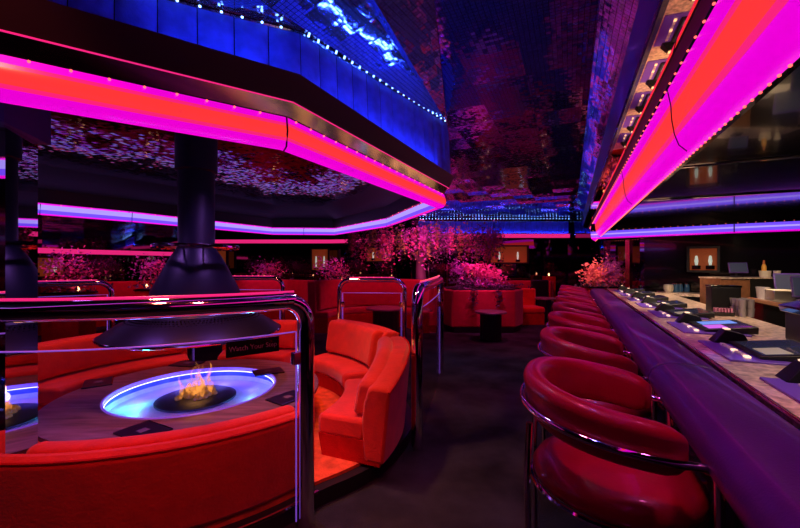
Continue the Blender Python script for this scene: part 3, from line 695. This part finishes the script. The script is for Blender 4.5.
# stools
def stool():
    t = thing('bar_stool', 'x', 'bar stool', group='red leather barrel stools along the bar')
    prof = [(0, .635), (.12, .634), (.22, .625), (.27, .60), (.29, .565), (.285, .53), (.26, .51), (.0, .51)]
    bm = LA(prof, (0, 0, 0), 40); 
    for v in bm.verts: v.co.z += .045; v.co.x *= 1.12; v.co.y *= 1.12
    obj('seat', bm, 'stool', t, local=True, smooth=60)
    obj('seat_band', T([(.328*math.cos(a), .326*math.sin(a), .56) for a in [2*PI*k/40 for k in range(40)]], .012, 8, closed=True), 'chrome', t, local=True)
    # padded barrel back (open to +x, the bar)
    n = 36; bm = bmesh.new(); rings = []; cp = rrect(-.05, .05, -.115, .09, .048, 5)
    tubep = []
    for i in range(n+1):
        u = i/n; a = math.radians(58+244*u); s = math.sin(PI*u)   # 0 at the arm ends, 1 at the back
        ex, ey = math.cos(a), math.sin(a); cx = .305*abs(ex)**.9*(1 if ex > 0 else -1); cy = .335*abs(ey)**.85*(1 if ey > 0 else -1)
        nrm = Vector((cx/.305**2, cy/.335**2)).normalized(); zc = .872+.075*s; h = .82+.18*s
        if i in (0, n): h *= .72
        if i in (1, n-1): h *= .93
        w = .62 if i in (0, n) else (.92 if i in (1, n-1) else 1)
        rings.append([bm.verts.new((cx+nrm.x*(o*w+.02*(z/.1)*s), cy+nrm.y*(o*w+.02*(z/.1)*s), zc+z*h)) for o, z in cp])
        tubep.append((cx+nrm.x*.062, cy+nrm.y*.060, zc-.03))
    K = len(cp)
    for i in range(n):
        for k in range(K): bm.faces.new((rings[i][k], rings[i][(k+1) % K], rings[i+1][(k+1) % K], rings[i+1][k]))
    bm.faces.new(rings[0][::-1]); bm.faces.new(rings[-1])
    obj('back_cushion', bm, 'stool', t, local=True, smooth=60)
    a, b = tubep[0], tubep[-1]
    def legp(e, sgn):
        return [(e[0]+.02, e[1], e[2]-.0), (e[0]+.045, e[1]-.004*sgn, e[2]-.012), (e[0]+.058, e[1]-.008*sgn, e[2]-.04), (e[0]+.06, e[1]-.01*sgn, e[2]-.10), (e[0]+.06, e[1]-.012*sgn, .42), (e[0]+.06, e[1]-.03*sgn, .012)]
    full = legp(a, 1)[::-1]+tubep+legp(b, -1)
    obj('frame_tube', T(full, .0145, 10), 'chrome', t, local=True, smooth=60)
    for sg_ in (-1, 1):
        obj('leg', T([(-.325, .17*sg_, .83), (-.335, .17*sg_, .6), (-.33, .17*sg_, .3), (-.33, .19*sg_, .012)], .0125, 8), 'chrome', t, local=True)
    obj('footrest', T([(.24, -.30, .28), (.27, 0, .28), (.24, .30, .28)], .012, 8), 'chrome', t, local=True)
    obj('base_ring', T([(.33*math.cos(x), .33*math.sin(x), .02) for x in [2*PI*k/32 for k in range(32)]], .014, 8, closed=True), 'chrome', t, local=True)
    obj('pedestal', LA([(.05, .52), (.04, .3), (.05, .05), (.28, .02), (.28, .006), (0, .006)], (0, 0, 0), 24), 'blackmatte', t, local=True)
    return t
st = stool(); ls = ['red barrel stool in the foreground, the one nearest the camera', 'second red barrel stool from the camera, its chrome band catching blue light', 'third red barrel stool from the camera along the bar',
      'fourth red barrel stool from the camera along the bar', 'fifth red barrel stool from the camera along the bar', 'sixth red barrel stool from the camera along the bar', 'seventh red barrel stool from camera, third from the far end',
      'red barrel stool second from the far end of the bar', 'red barrel stool at the far end of the bar']
for k in range(8):
    Y = 1.62+.94*k; p = bar(.185, Y); o = st if k == 0 else dup(st, (0, 0, 0), 0)
    o.location = (p[0], p[1], 0); o.rotation_euler = (0, 0, math.atan2(-.41, .912)); o['label'] = (ls[:6]+ls[7:])[k]

# ------------------------------------------------------------------ back bar
def ground(px, py, z): Y = F*(CH-z)/(py-264); return ((px-400)/F*Y, Y)
wc = thing('back_counter', 'pale counter along the black wall at the far end of the bar', 'counter', (4.6, 7.6, 0))
obj('worktop', P([(5.08, 7.2), (5.3, 7.8), (7.1, 6.25), (6.6, 5.75)], .90, .95), 'stone', wc, smooth=0)
obj('cabinet', P([(5.12, 7.25), (5.32, 7.74), (7.05, 6.24), (6.6, 5.8)], 0, .90), 'blackmatte', wc, smooth=0)
tw = thing('black_box_tower', 'black box tower standing at the inner edge of the bar top', 'box', (*bar(1.72, 4.25), .953), math.radians(66))
obj('body', B((0, 0, .145), (.20, .26, .29)), 'blackmatte', tw, local=True, bevel=.008)
obj('lid', B((0, 0, .30), (.21, .27, .02)), 'black', tw, local=True, bevel=.004)
pk = thing('packet_caddy', 'small caddy of pink sweetener packets beside the black box tower', 'caddy', (*bar(1.62, 4.0), .953), math.radians(66))
obj('tray', B((0, 0, .02), (.09, .17, .04)), 'black', pk, local=True, bevel=.004)
for k in range(6): obj('packet', B((random.uniform(-.01, .01), -.065+.026*k, .055), (.06, .012, .05)), 'pinkpack', pk, local=True)
cup = LA([(0, 0), (.026, 0), (.033, .085), (.034, .088), (.031, .086), (.025, .006), (0, .006)], (0, 0, 0), 16)
first = None; i_ = 0
for a in range(4):
    for b in range(2):
        p = bar(1.78+.085*b, 3.9+.085*a)
        for lv in range(2):
            if first is None:
                o = first = obj('stacked_glass', cup, 'glass'); first.data.materials[0] = M['jug']
            else: o = first.copy(); COL.objects.link(o)
            o.location = (p[0], p[1], .953+.09*lv)
            tag(o, 'clear bar glass stacked in rows on the bar top right of the packets', 'glass', 'stacked bar glasses right of the packets')
# service station
ss = thing('service_station', 'black service station with copper edged shelf behind the bar', 'counter', (4.4, 4.8, 0))
sp_ = [ground(747, 298, 1.05), ground(786, 305.5, 1.05)]
a, b = Vector(sp_[0]), Vector(sp_[1]); d = (b-a).normalized(); b2 = b+d*1.2; nn = Vector((-d.y, d.x))
obj('body', P([tuple(a+nn*.03), tuple(b2+nn*.03), tuple(b2+nn*.6), tuple(a+nn*.6)], 0, 1.02), 'black', ss, smooth=0)
obj('copper_edge', P([tuple(a), tuple(b2), tuple(b2+nn*.05), tuple(a+nn*.05)], 1.02, 1.06), 'wood', ss, smooth=0)
obj('worktop', P([tuple(a+nn*.05), tuple(b2+nn*.05), tuple(b2+nn*.6), tuple(a+nn*.6)], 1.02, 1.055), 'steel', ss, smooth=0)
s2 = thing('rear_service_shelf', 'raised tan service shelf behind the black box tower', 'shelf', (4.7, 6.0, 0))
c1, c2 = Vector(((722-400)/F*5.7, 5.7)), Vector(((768-400)/F*5.7, 5.7))
d2 = (c2-c1).normalized(); n2 = Vector((-d2.y, d2.x))
obj('top', P([tuple(c1), tuple(c2+d2*.5), tuple(c2+d2*.5+n2*.45), tuple(c1+n2*.45)], 1.275, 1.295), 'stone', s2, smooth=0)
obj('cabinet', P([tuple(c1+n2*.03), tuple(c1+d2*.45+n2*.03), tuple(c1+d2*.45+n2*.42), tuple(c1+n2*.42)], 0, 1.275), 'wood', s2, smooth=0)
obj('cabinet', P([tuple(c1+d2*.46+n2*.03), tuple(c2+d2*.48+n2*.03), tuple(c2+d2*.48+n2*.42), tuple(c1+d2*.46+n2*.42)], 0, 1.275), 'steel', s2, smooth=0)
def at(px, Y, z): return ((px-400)/F*Y, Y, z)
def on_shelf(px, f=.2):    # a spot on the raised shelf seen at column px
    q = (px-400)/F; c = c1+n2*f; t = (q*c.y-c.x)/(d2.x-q*d2.y); return c+d2*t
def on_station(px, f=.25):
    q = (px-400)/F; c = a+nn*f; t = (q*c.y-c.x)/(d.x-q*d.y); return c+d*t
def monitor(p, z, w_, h_, label, rz, tilt=-.35):
    t = thing('point_of_sale_monitor', label, 'monitor', (p.x, p.y, z), rz, 'order screens behind the bar')
    obj('foot', B((0, .04, .01), (w_*.5, .14, .02)), 'blackmatte', t, local=True, bevel=.004)
    obj('stand', T([(0, .06, .02), (0, .05, .1), (0, .0, .14)], .02, 8), 'blackmatte', t, local=True)
    obj('housing', B((0, 0, .06+h_/2), (w_, .03, h_), rx=tilt), 'indigo', t, local=True, bevel=.006)
    obj('screen', B((0, -.017*math.cos(tilt), .06+h_/2-.017*math.sin(tilt)), (w_*.88, .003, h_*.85), rx=tilt), 'screen', t, local=True)
monitor(on_shelf(738, .2), 1.295, .24, .17, 'small tilted order screen on the raised shelf left of the white tub', -.35)
monitor(on_station(788, .42), 1.055, .27, .27, 'larger tilted order screen right of the straws', -.5)
monitor(on_station(808, .30), 1.055, .27, .25, 'order screen cut by the right edge of the photo', -.6)
p = on_shelf(765); tb = thing('straw_tub', 'white tub holding a yellow bottle on the raised shelf', 'tub', (p.x, p.y, 1.295))
obj('tub', LA([(0, 0), (.065, 0), (.075, .10), (.07, .10), (.06, .01), (0, .01)], seg=20), 'white', tb, local=True)
p = on_shelf(764, .22); yb = thing('yellow_bottle', 'yellow capped pourer bottle standing in the white tub', 'bottle', (p.x, p.y, 1.308))
obj('body', LA([(0, 0), (.028, 0), (.03, .16), (.015, .19), (0, .19)], seg=16), 'yellow', yb, local=True)
obj('cap', LA([(.016, .185), (.012, .25), (0, .25)], seg=12), 'amber', yb, local=True)
p = on_shelf(777); q = obj('white_cup', LA([(0, 0), (.03, 0), (.045, .10), (.042, .10), (0, .01)], seg=16), 'white'); q.location = (p.x, p.y, 1.295); tag(q, 'small white cup between the white tub and large order screen', 'cup')
p = on_station(763, .12); jg = thing('grey_pitcher', 'grey plastic pitcher with handle on the service station', 'pitcher', (p.x, p.y, 1.055))
obj('body', LA([(0, 0), (.055, 0), (.07, .15), (.066, .15), (.05, .01), (0, .01)], seg=20), 'jug', jg, local=True)
obj('handle', T([(.06, -.02, .12), (.11, -.03, .11), (.11, -.03, .05), (.055, -.02, .03)], .008, 8), 'black', jg, local=True)
p = on_station(780, .22); ib = thing('metal_bin', 'square metal bin on the service station beside the pitcher', 'bin', (p.x, p.y, 1.055), math.atan2(d.y, d.x))
obj('bin', B((0, 0, .06), (.24, .2, .12)), 'steel', ib, local=True, bevel=.006); obj('rim', B((0, 0, .123), (.26, .22, .012)), 'white', ib, local=True, bevel=.003)
cm_ = thing('cash_terminal', 'dark terminal with papers at the right edge behind the bar', 'terminal', (*bar(1.70, 2.5), .953), math.radians(64))
obj('body', B((0, 0, .12), (.34, .30, .24)), 'blackmatte', cm_, local=True, bevel=.02); obj('slope', B((0, .06, .27), (.32, .26, .05), rx=-.3), 'black', cm_, local=True, bevel=.01)
obj('paper', B((.02, .02, .315), (.14, .16, .004), rx=-.3), 'white', cm_, local=True)
p = ground(681, 292, .95)
for k, (dx, dy) in enumerate(((0, 0), (.1, .02), (.2, -.02), (.05, .12), (.15, .12))):
    j = thing('blue_jar', 'blue glass jar clustered on the pale back counter', 'jar', (p[0]-.1+dx, p[1]+dy, .952), 0, 'blue glass jars on the back counter')
    obj('jar', LA([(0, 0), (.045, 0), (.05, .06), (.04, .14), (.035, .15), (0, .15)], seg=16), 'bluejar', j, local=True)
    obj('lid', LA([(0, .17), (.037, .17), (.037, .15), (0, .15)], seg=16), 'chrome', j, local=True)
p = ground(671, 292, .95); q = obj('white_pot', LA([(0, 0), (.06, 0), (.09, .06), (.08, .14), (.05, .15), (0, .15)], seg=16), 'white'); q.location = (p[0]-.05, p[1], .952); tag(q, 'small white pot left of the blue jars', 'pot')
# mirrored posts at the bar end
for x, y, r, lb, m in ((4.62, 8.0+.9, .09, 'tall mirrored post with pale blue gleam behind the flower display', 'mirror'), (5.25, 8.6, .05, 'narrow mirrored post beside the black bar wall', 'brass')):
    t = thing('mirrored_post', lb, 'post', (5.05 if m == 'mirror' else 5.15, 9.1 if m == 'mirror' else 8.5, 0), .4)
    obj('shaft', B((0, 0, 1.05), (r*2, r*2, 2.02)), m, t, local=True, smooth=0); obj('foot', B((0, 0, .02), (r*2.2, r*2.2, .04)), 'blackmatte', t, local=True)

# ------------------------------------------------------------------ amber alcoves with sconces
def alcove(x, y, z, w_, h_, rz, label, n=2):
    t = thing('wall_alcove', label, 'wall light', (x, y, z), rz, 'amber wall alcoves with white sconces')
    obj('back_panel', B((0, .03, h_/2), (w_, .02, h_)), 'amber', t, local=True)
    bm = bmesh.new()
    for s in (-1, 1): box(bm, (s*(w_/2+.02), -.02, h_/2), (.04, .14, h_+.08)); box(bm, (0, -.02, h_/2+s*(h_/2+.02)), (w_, .14, .04))
    obj('surround', bm, 'blackmatte', t, local=True)
    for k in range(n):
        xx = -w_/4+w_/2*k
        so = obj('sconce', LA([(0, .08), (.02, .10), (.032, h_*.42), (.018, h_*.66), (0, h_*.68)], (xx, -.0, 0), 12), 'sconce', t, local=True)
        obj('bracket', LA([(.07, .02), (.07, .09), (0, .11)], (xx, 0, 0), 12), 'black', so, local=True)
al = [(3.55, 12.35, 1.55, 1.2, .52, 0, 'wide amber alcove under the blue padded soffit'), (-2.75, 13.0, 1.3, .55, .7, 0, 'narrow amber alcove left of the tree'), (-.7, 12.85, 1.6, .9, .45, -.28, 'amber alcove behind the tree blossoms'),
      (-6.4, 13.1, 1.35, .8, .6, 0, 'amber alcove seen right of the hood duct'), (-8.72, 9.3, 1.2, .9, .45, 1.45, 'amber alcove on the left wall just left of the hood'), (-8.8, 8.4, 2.1, .8, .5, 1.45, 'high amber alcove beside the mirrored pillar'), (5.86, 7.3, 1.38, .42, .42, -.75, 'amber alcove in the black wall behind the bar')]
for q in al: alcove(*q)

# ------------------------------------------------------------------ planter, tree, flowers
def blossoms(bm, cen, spread, n, size, mi=0):
    for _ in range(n):
        v = Vector((random.gauss(0, 1), random.gauss(0, 1), random.gauss(0, 1))); p = Vector(cen)+Vector((v.x*spread[0], v.y*spread[1], v.z*spread[2]))
        s = size*random.uniform(.6, 1.3); e = Euler((random.uniform(0, 6), random.uniform(0, 6), random.uniform(0, 6))).to_matrix()
        vs = [bm.verts.new(p+e @ Vector(q)*s) for q in ((0, -1, 0), (.5, 0, .15), (0, 1, 0), (-.5, 0, .15))]
        f = bm.faces.new(vs); f.material_index = mi
def flowers(name, label, c, parts, group=None):
    t = thing(name, label, 'flowers', c, group=group)
    for nm, m, blobs in parts:
        bm = bmesh.new()
        for cen, spr, n, s in blobs: blossoms(bm, cen, spr, n, s)
        obj(nm, bm, m, t, local=True, smooth=0)
    return t
ptz = thing('planter', 'red upholstered octagonal planter box at the end of the aisle', 'planter', (1.9, 8.9, 0))
pp_ = [(1.0, 8.6), (1.15, 8.2), (2.5, 8.2), (2.8, 8.6), (2.8, 9.3), (1.0, 9.3)]
obj('plinth', P([(x*.94+.11, y*.97+.25) for x, y in pp_], 0, .12), 'blackmatte', ptz, smooth=0)
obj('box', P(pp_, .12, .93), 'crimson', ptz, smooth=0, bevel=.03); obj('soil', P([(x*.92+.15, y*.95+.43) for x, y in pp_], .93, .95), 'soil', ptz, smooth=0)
flowers('flower_arrangement', 'pink and violet flowers spilling over the red planter', (1.75, 8.6, .96), [
  ('pink_blossoms', 'leaf', [((.15, 0, .32), (.2, .15, .09), 420, .05), ((.32, 0, .22), (.13, .1, .08), 260, .045), ((-.1, .1, .45), (.2, .1, .05), 180, .045)]),
  ('violet_blossoms', 'leaf2', [((-.42, 0, .42), (.10, .08, .10), 260, .032), ((.1, -.1, .12), (.25, .1, .07), 320, .03)]),
  ('trailing_leaves', 'leaf3', [((-.3, -.1, .12), (.2, .1, .08), 300, .035)]+[((x, -.46, -.12), (.04, .03, .16), 110, .03) for x in (-.15, .38)]+[((.6, -.1, .05), (.25, .1, .03), 200, .03)])])
tp = (.58, 10.4)
tr = thing('blossom_tree', 'tree with drooping pink blossoms behind the glass partition', 'tree', (*tp, 0))
obj('trunk', T([(0, 0, 0), (.02, 0, .8), (-.02, 0, 1.4), (.0, 0, 2.0)], 0, 12, radii=[.2, .16, .13, .10]), 'trunk', tr, local=True)
for k in range(7):
    a = k*.9; obj('branch', T([(0, 0, 1.5), (.25*math.cos(a), .25*math.sin(a), 1.85), (.7*math.cos(a), .5*math.sin(a), 2.2), (1.4*math.cos(a), .8*math.sin(a), 2.35)], 0, 8, radii=[.06, .04, .025, .01]), 'trunk', tr, local=True)
for m, nm, cnt in (('leaf', 'blossom_strands', 50), ('leaf3', 'leaf_strands', 50), ('leaf2', 'violet_strands', 40), ('leafy', 'olive_strands', 26)):
    bm = bmesh.new()
    for _ in range(cnt):
        x = random.uniform(-2.0, 2.1); y = random.uniform(-.8, .8); top = 2.45-abs(x)*.04; L = random.uniform(.35, .85)
        blossoms(bm, (x, y, top-L/2), (.045, .045, L/3.2), 52, .04)
    obj(nm, bm, m, tr, local=True, smooth=0)
flowers('flower_display', 'dense peach and magenta flower display at the far end of the bar', (4.86, 8.98, .98), [
  ('peach_blossoms', 'leafo', [((-.22, 0, .25), (.13, .12, .15), 620, .042), ((.38, -.1, .2), (.07, .1, .1), 120, .03)]), ('magenta_blossoms', 'leaf2', [((.15, 0, .34), (.13, .1, .14), 620, .04)]),
  ('pink_blossoms', 'leaf', [((.05, -.05, .15), (.22, .1, .1), 420, .035)]), ('foliage', 'leaf3', [((.0, 0, .05), (.3, .12, .07), 300, .04)])])
cab = thing('flower_stand', 'dark stand under the flower display at the bar end', 'stand', (4.82, 8.98, 0)); obj('body', B((0, 0, .46), (.86, .3, .92)), 'redside', cab, local=True, bevel=.01); obj('top', B((0, 0, .95), (.9, .34, .04)), 'black', cab, local=True)
for i, (x, y, z, sc, lb) in enumerate(((-5.2, 8.1, .98, 1, 'pink and violet blossoms above the far left rail'), (-6.3, 7.2, .98, 1.2, 'magenta blossoms at the far left beside the pillar'), (-3.9, 11.25, .98, .9, 'pink blossoms right of the hood cone'), (-1.9, 10.8, .98, 1, 'violet blossoms beside the narrow alcove'), (-6.0, 11.0, .98, 1.1, 'reddish blossoms around the alcove left of the hood'))):
    st_ = thing('plant_stand', 'dark plant stand under the '+lb, 'stand', (x, y, 0)); obj('body', B((0, 0, .47), (.7, .4, .94)), 'redside', st_, local=True, bevel=.01); obj('top', B((0, 0, .955), (.74, .44, .03)), 'black', st_, local=True)
    flowers('flower_arrangement', lb, (x, y, z), [('pink_blossoms', 'leaf', [((.1, 0, .3*sc), (.22*sc, .15, .14*sc), 320, .035)]), ('violet_blossoms', 'leaf2', [((-.15, 0, .45*sc), (.2*sc, .12, .12*sc), 240, .035)]), ('foliage', 'leaf3', [((0, 0, .1), (.3, .15, .1), 160, .04)])])
spot((1.75, 7.9, 2.9), (1.8, 8.6, 1.2), 260, (1, .10, .5), 45); spot((.6, 9.0, 1.3), (.6, 10.4, 2.2), 110, (1, .1, .3), 120); spot((4.2, 8.2, 2.35), (4.7, 9.0, 1.2), 110, (1, .3, .3), 60); spot((1.0, 8.6, 2.95), (.7, 10.2, 2.2), 90, (.9, .12, .4), 80)  # spots added for flowers and tree, one aimed up without fixture
for x, y in ((-5.2, 7.4), (-6.2, 6.5), (-3.9, 9.9), (-1.9, 10.1), (-6, 10.2)): spot((x, y, 2.4), (x, y+.75, 1.3), 60, (1, .1, .4), 60)  # unseen spots added over the plant stands

# cocktail tables and far booths
def ctable(x, y, r, h, label, fl_=True):
    t = thing('cocktail_table', label, 'table', (x, y, 0), group='round cocktail tables')
    obj('tabletop', LA([(0, h), (r-.01, h), (r, h-.01), (r, h-.035), (0, h-.035)], seg=40), 'table', t, local=True)
    prof = []; bm = bmesh.new(); n = 48; rg = []
    for z in (.03, h-.035): rg.append([bm.verts.new((((r*.62)+(.018 if k % 4 < 2 else 0))*math.cos(2*PI*k/n), ((r*.62)+(.018 if k % 4 < 2 else 0))*math.sin(2*PI*k/n), z)) for k in range(n)])
    for k in range(n): bm.faces.new((rg[0][k], rg[0][(k+1) % n], rg[1][(k+1) % n], rg[1][k]))
    obj('pedestal', bm, 'blackmatte', t, local=True, smooth=20); obj('foot', LA([(0, .03), (r*.7, .03), (r*.7, 0), (0, 0)], seg=32), 'black', t, local=True)
    return t
ctable(1.79, 7.46, .31, .57, 'round cocktail table on fluted black pedestal before the red planter')
ctable(-.3, 8.0, .42, .58, 'round cocktail table inside the booth behind the partitions'); ctable(3.75, 9.9, .3, .62, 'round cocktail table near the end of the stool row')
ctable(-6.3, 8.6, .4, .58, 'round cocktail table in the far left booth')
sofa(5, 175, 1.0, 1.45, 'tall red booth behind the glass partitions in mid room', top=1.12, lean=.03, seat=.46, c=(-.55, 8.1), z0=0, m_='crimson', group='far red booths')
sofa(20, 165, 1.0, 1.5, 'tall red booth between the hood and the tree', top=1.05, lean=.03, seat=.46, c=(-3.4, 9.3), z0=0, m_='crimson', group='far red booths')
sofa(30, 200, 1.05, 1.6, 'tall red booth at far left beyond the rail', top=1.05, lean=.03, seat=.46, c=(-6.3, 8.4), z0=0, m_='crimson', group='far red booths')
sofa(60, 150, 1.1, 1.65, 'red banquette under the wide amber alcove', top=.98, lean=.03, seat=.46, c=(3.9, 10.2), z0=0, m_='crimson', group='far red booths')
def seat_block(x, y, w_, rz, label):
    t = thing('lounge_seat', label, 'seat', (x, y, 0), rz, None)
    obj('seat_cushion', B((0, 0, .36), (w_, .6, .16)), 'red', t, local=True, bevel=.05); obj('base', B((0, 0, .14), (w_*.95, .55, .28)), 'redside', t, local=True, bevel=.01)
    obj('backrest', B((0, .27, .62), (w_, .14, .5)), 'red', t, local=True, bevel=.05)
seat_block(3.25, 9.55, .6, .1, 'low red lounge seat just right of the planter')
bc_ = thing('dark_armchair', 'small black chair beside the far cocktail table', 'chair', (4.0, 10.62, 0), 0)
obj('seat', B((0, 0, .42), (.5, .5, .12)), 'blackmatte', bc_, local=True, bevel=.04); obj('backrest', B((0, .2, .75), (.5, .12, .6)), 'blackmatte', bc_, local=True, bevel=.04)
for sx in (-1, 1):
    for sy in (-1, 1): obj('leg', T([(.2*sx, .2*sy, 0), (.2*sx, .2*sy, .38)], .02, 8), 'chrome', bc_, local=True)
# candle glows on far ledges
for k, (x, y, z, lb) in enumerate(((2.6, 11.6, 0, 'candle lamp on the low ledge left of the wide alcove'), (4.75, 12.05, 0, 'candle lamp near the far cocktail table'))):
    ld = thing('ledge_stand', 'low dark stand under the '+lb, 'stand', (x, y, 0)); obj('body', B((0, 0, .55), (.3, .3, 1.1)), 'redside', ld, local=True)
    t = thing('candle_lamp', lb, 'candle', (x, y, 1.1), group='candle lamps'); obj('holder', LA([(0, 0), (.05, 0), (.06, .08), (.055, .08), (0, .01)], seg=16), 'glass', t, local=True); obj('flame', LA([(0, .02), (.03, .05), (.0, .11)], seg=10), 'candle', t, local=True)
for k, x in enumerate((.95, 1.55, 2.75, 4.75)):
    struct('trim_%d' % (5+k), B((x, 12.46, 1.3), (.03, .03, 1.9)), 'chrome', 'thin bright mullion on the rear mirrored wall', 'trim')
for x, y, lb in ((-5.35, 7.98, 'candle lamp on the stand above the far left rail'), (-6.05, 7.1, 'candle lamp on the stand beside the pillar'), (-3.6, 11.15, 'candle lamp on the stand right of the hood cone'), (-1.65, 10.7, 'candle lamp beside the narrow alcove'), (-5.75, 10.9, 'candle lamp on the stand left of the hood')):
    t = thing('candle_lamp', lb, 'candle', (x, y, .972), group='candle lamps'); obj('holder', LA([(0, 0), (.05, 0), (.06, .08), (.055, .08), (0, .01)], seg=16), 'glass', t, local=True); obj('flame', LA([(0, .02), (.03, .05), (.0, .11)], seg=10), 'candle', t, local=True)
ctab = [(-5.9, 7.95, .58, 'candle lamp on the far left booth table'), (-.25, 7.95, .58, 'candle lamp on the mid room booth table')]
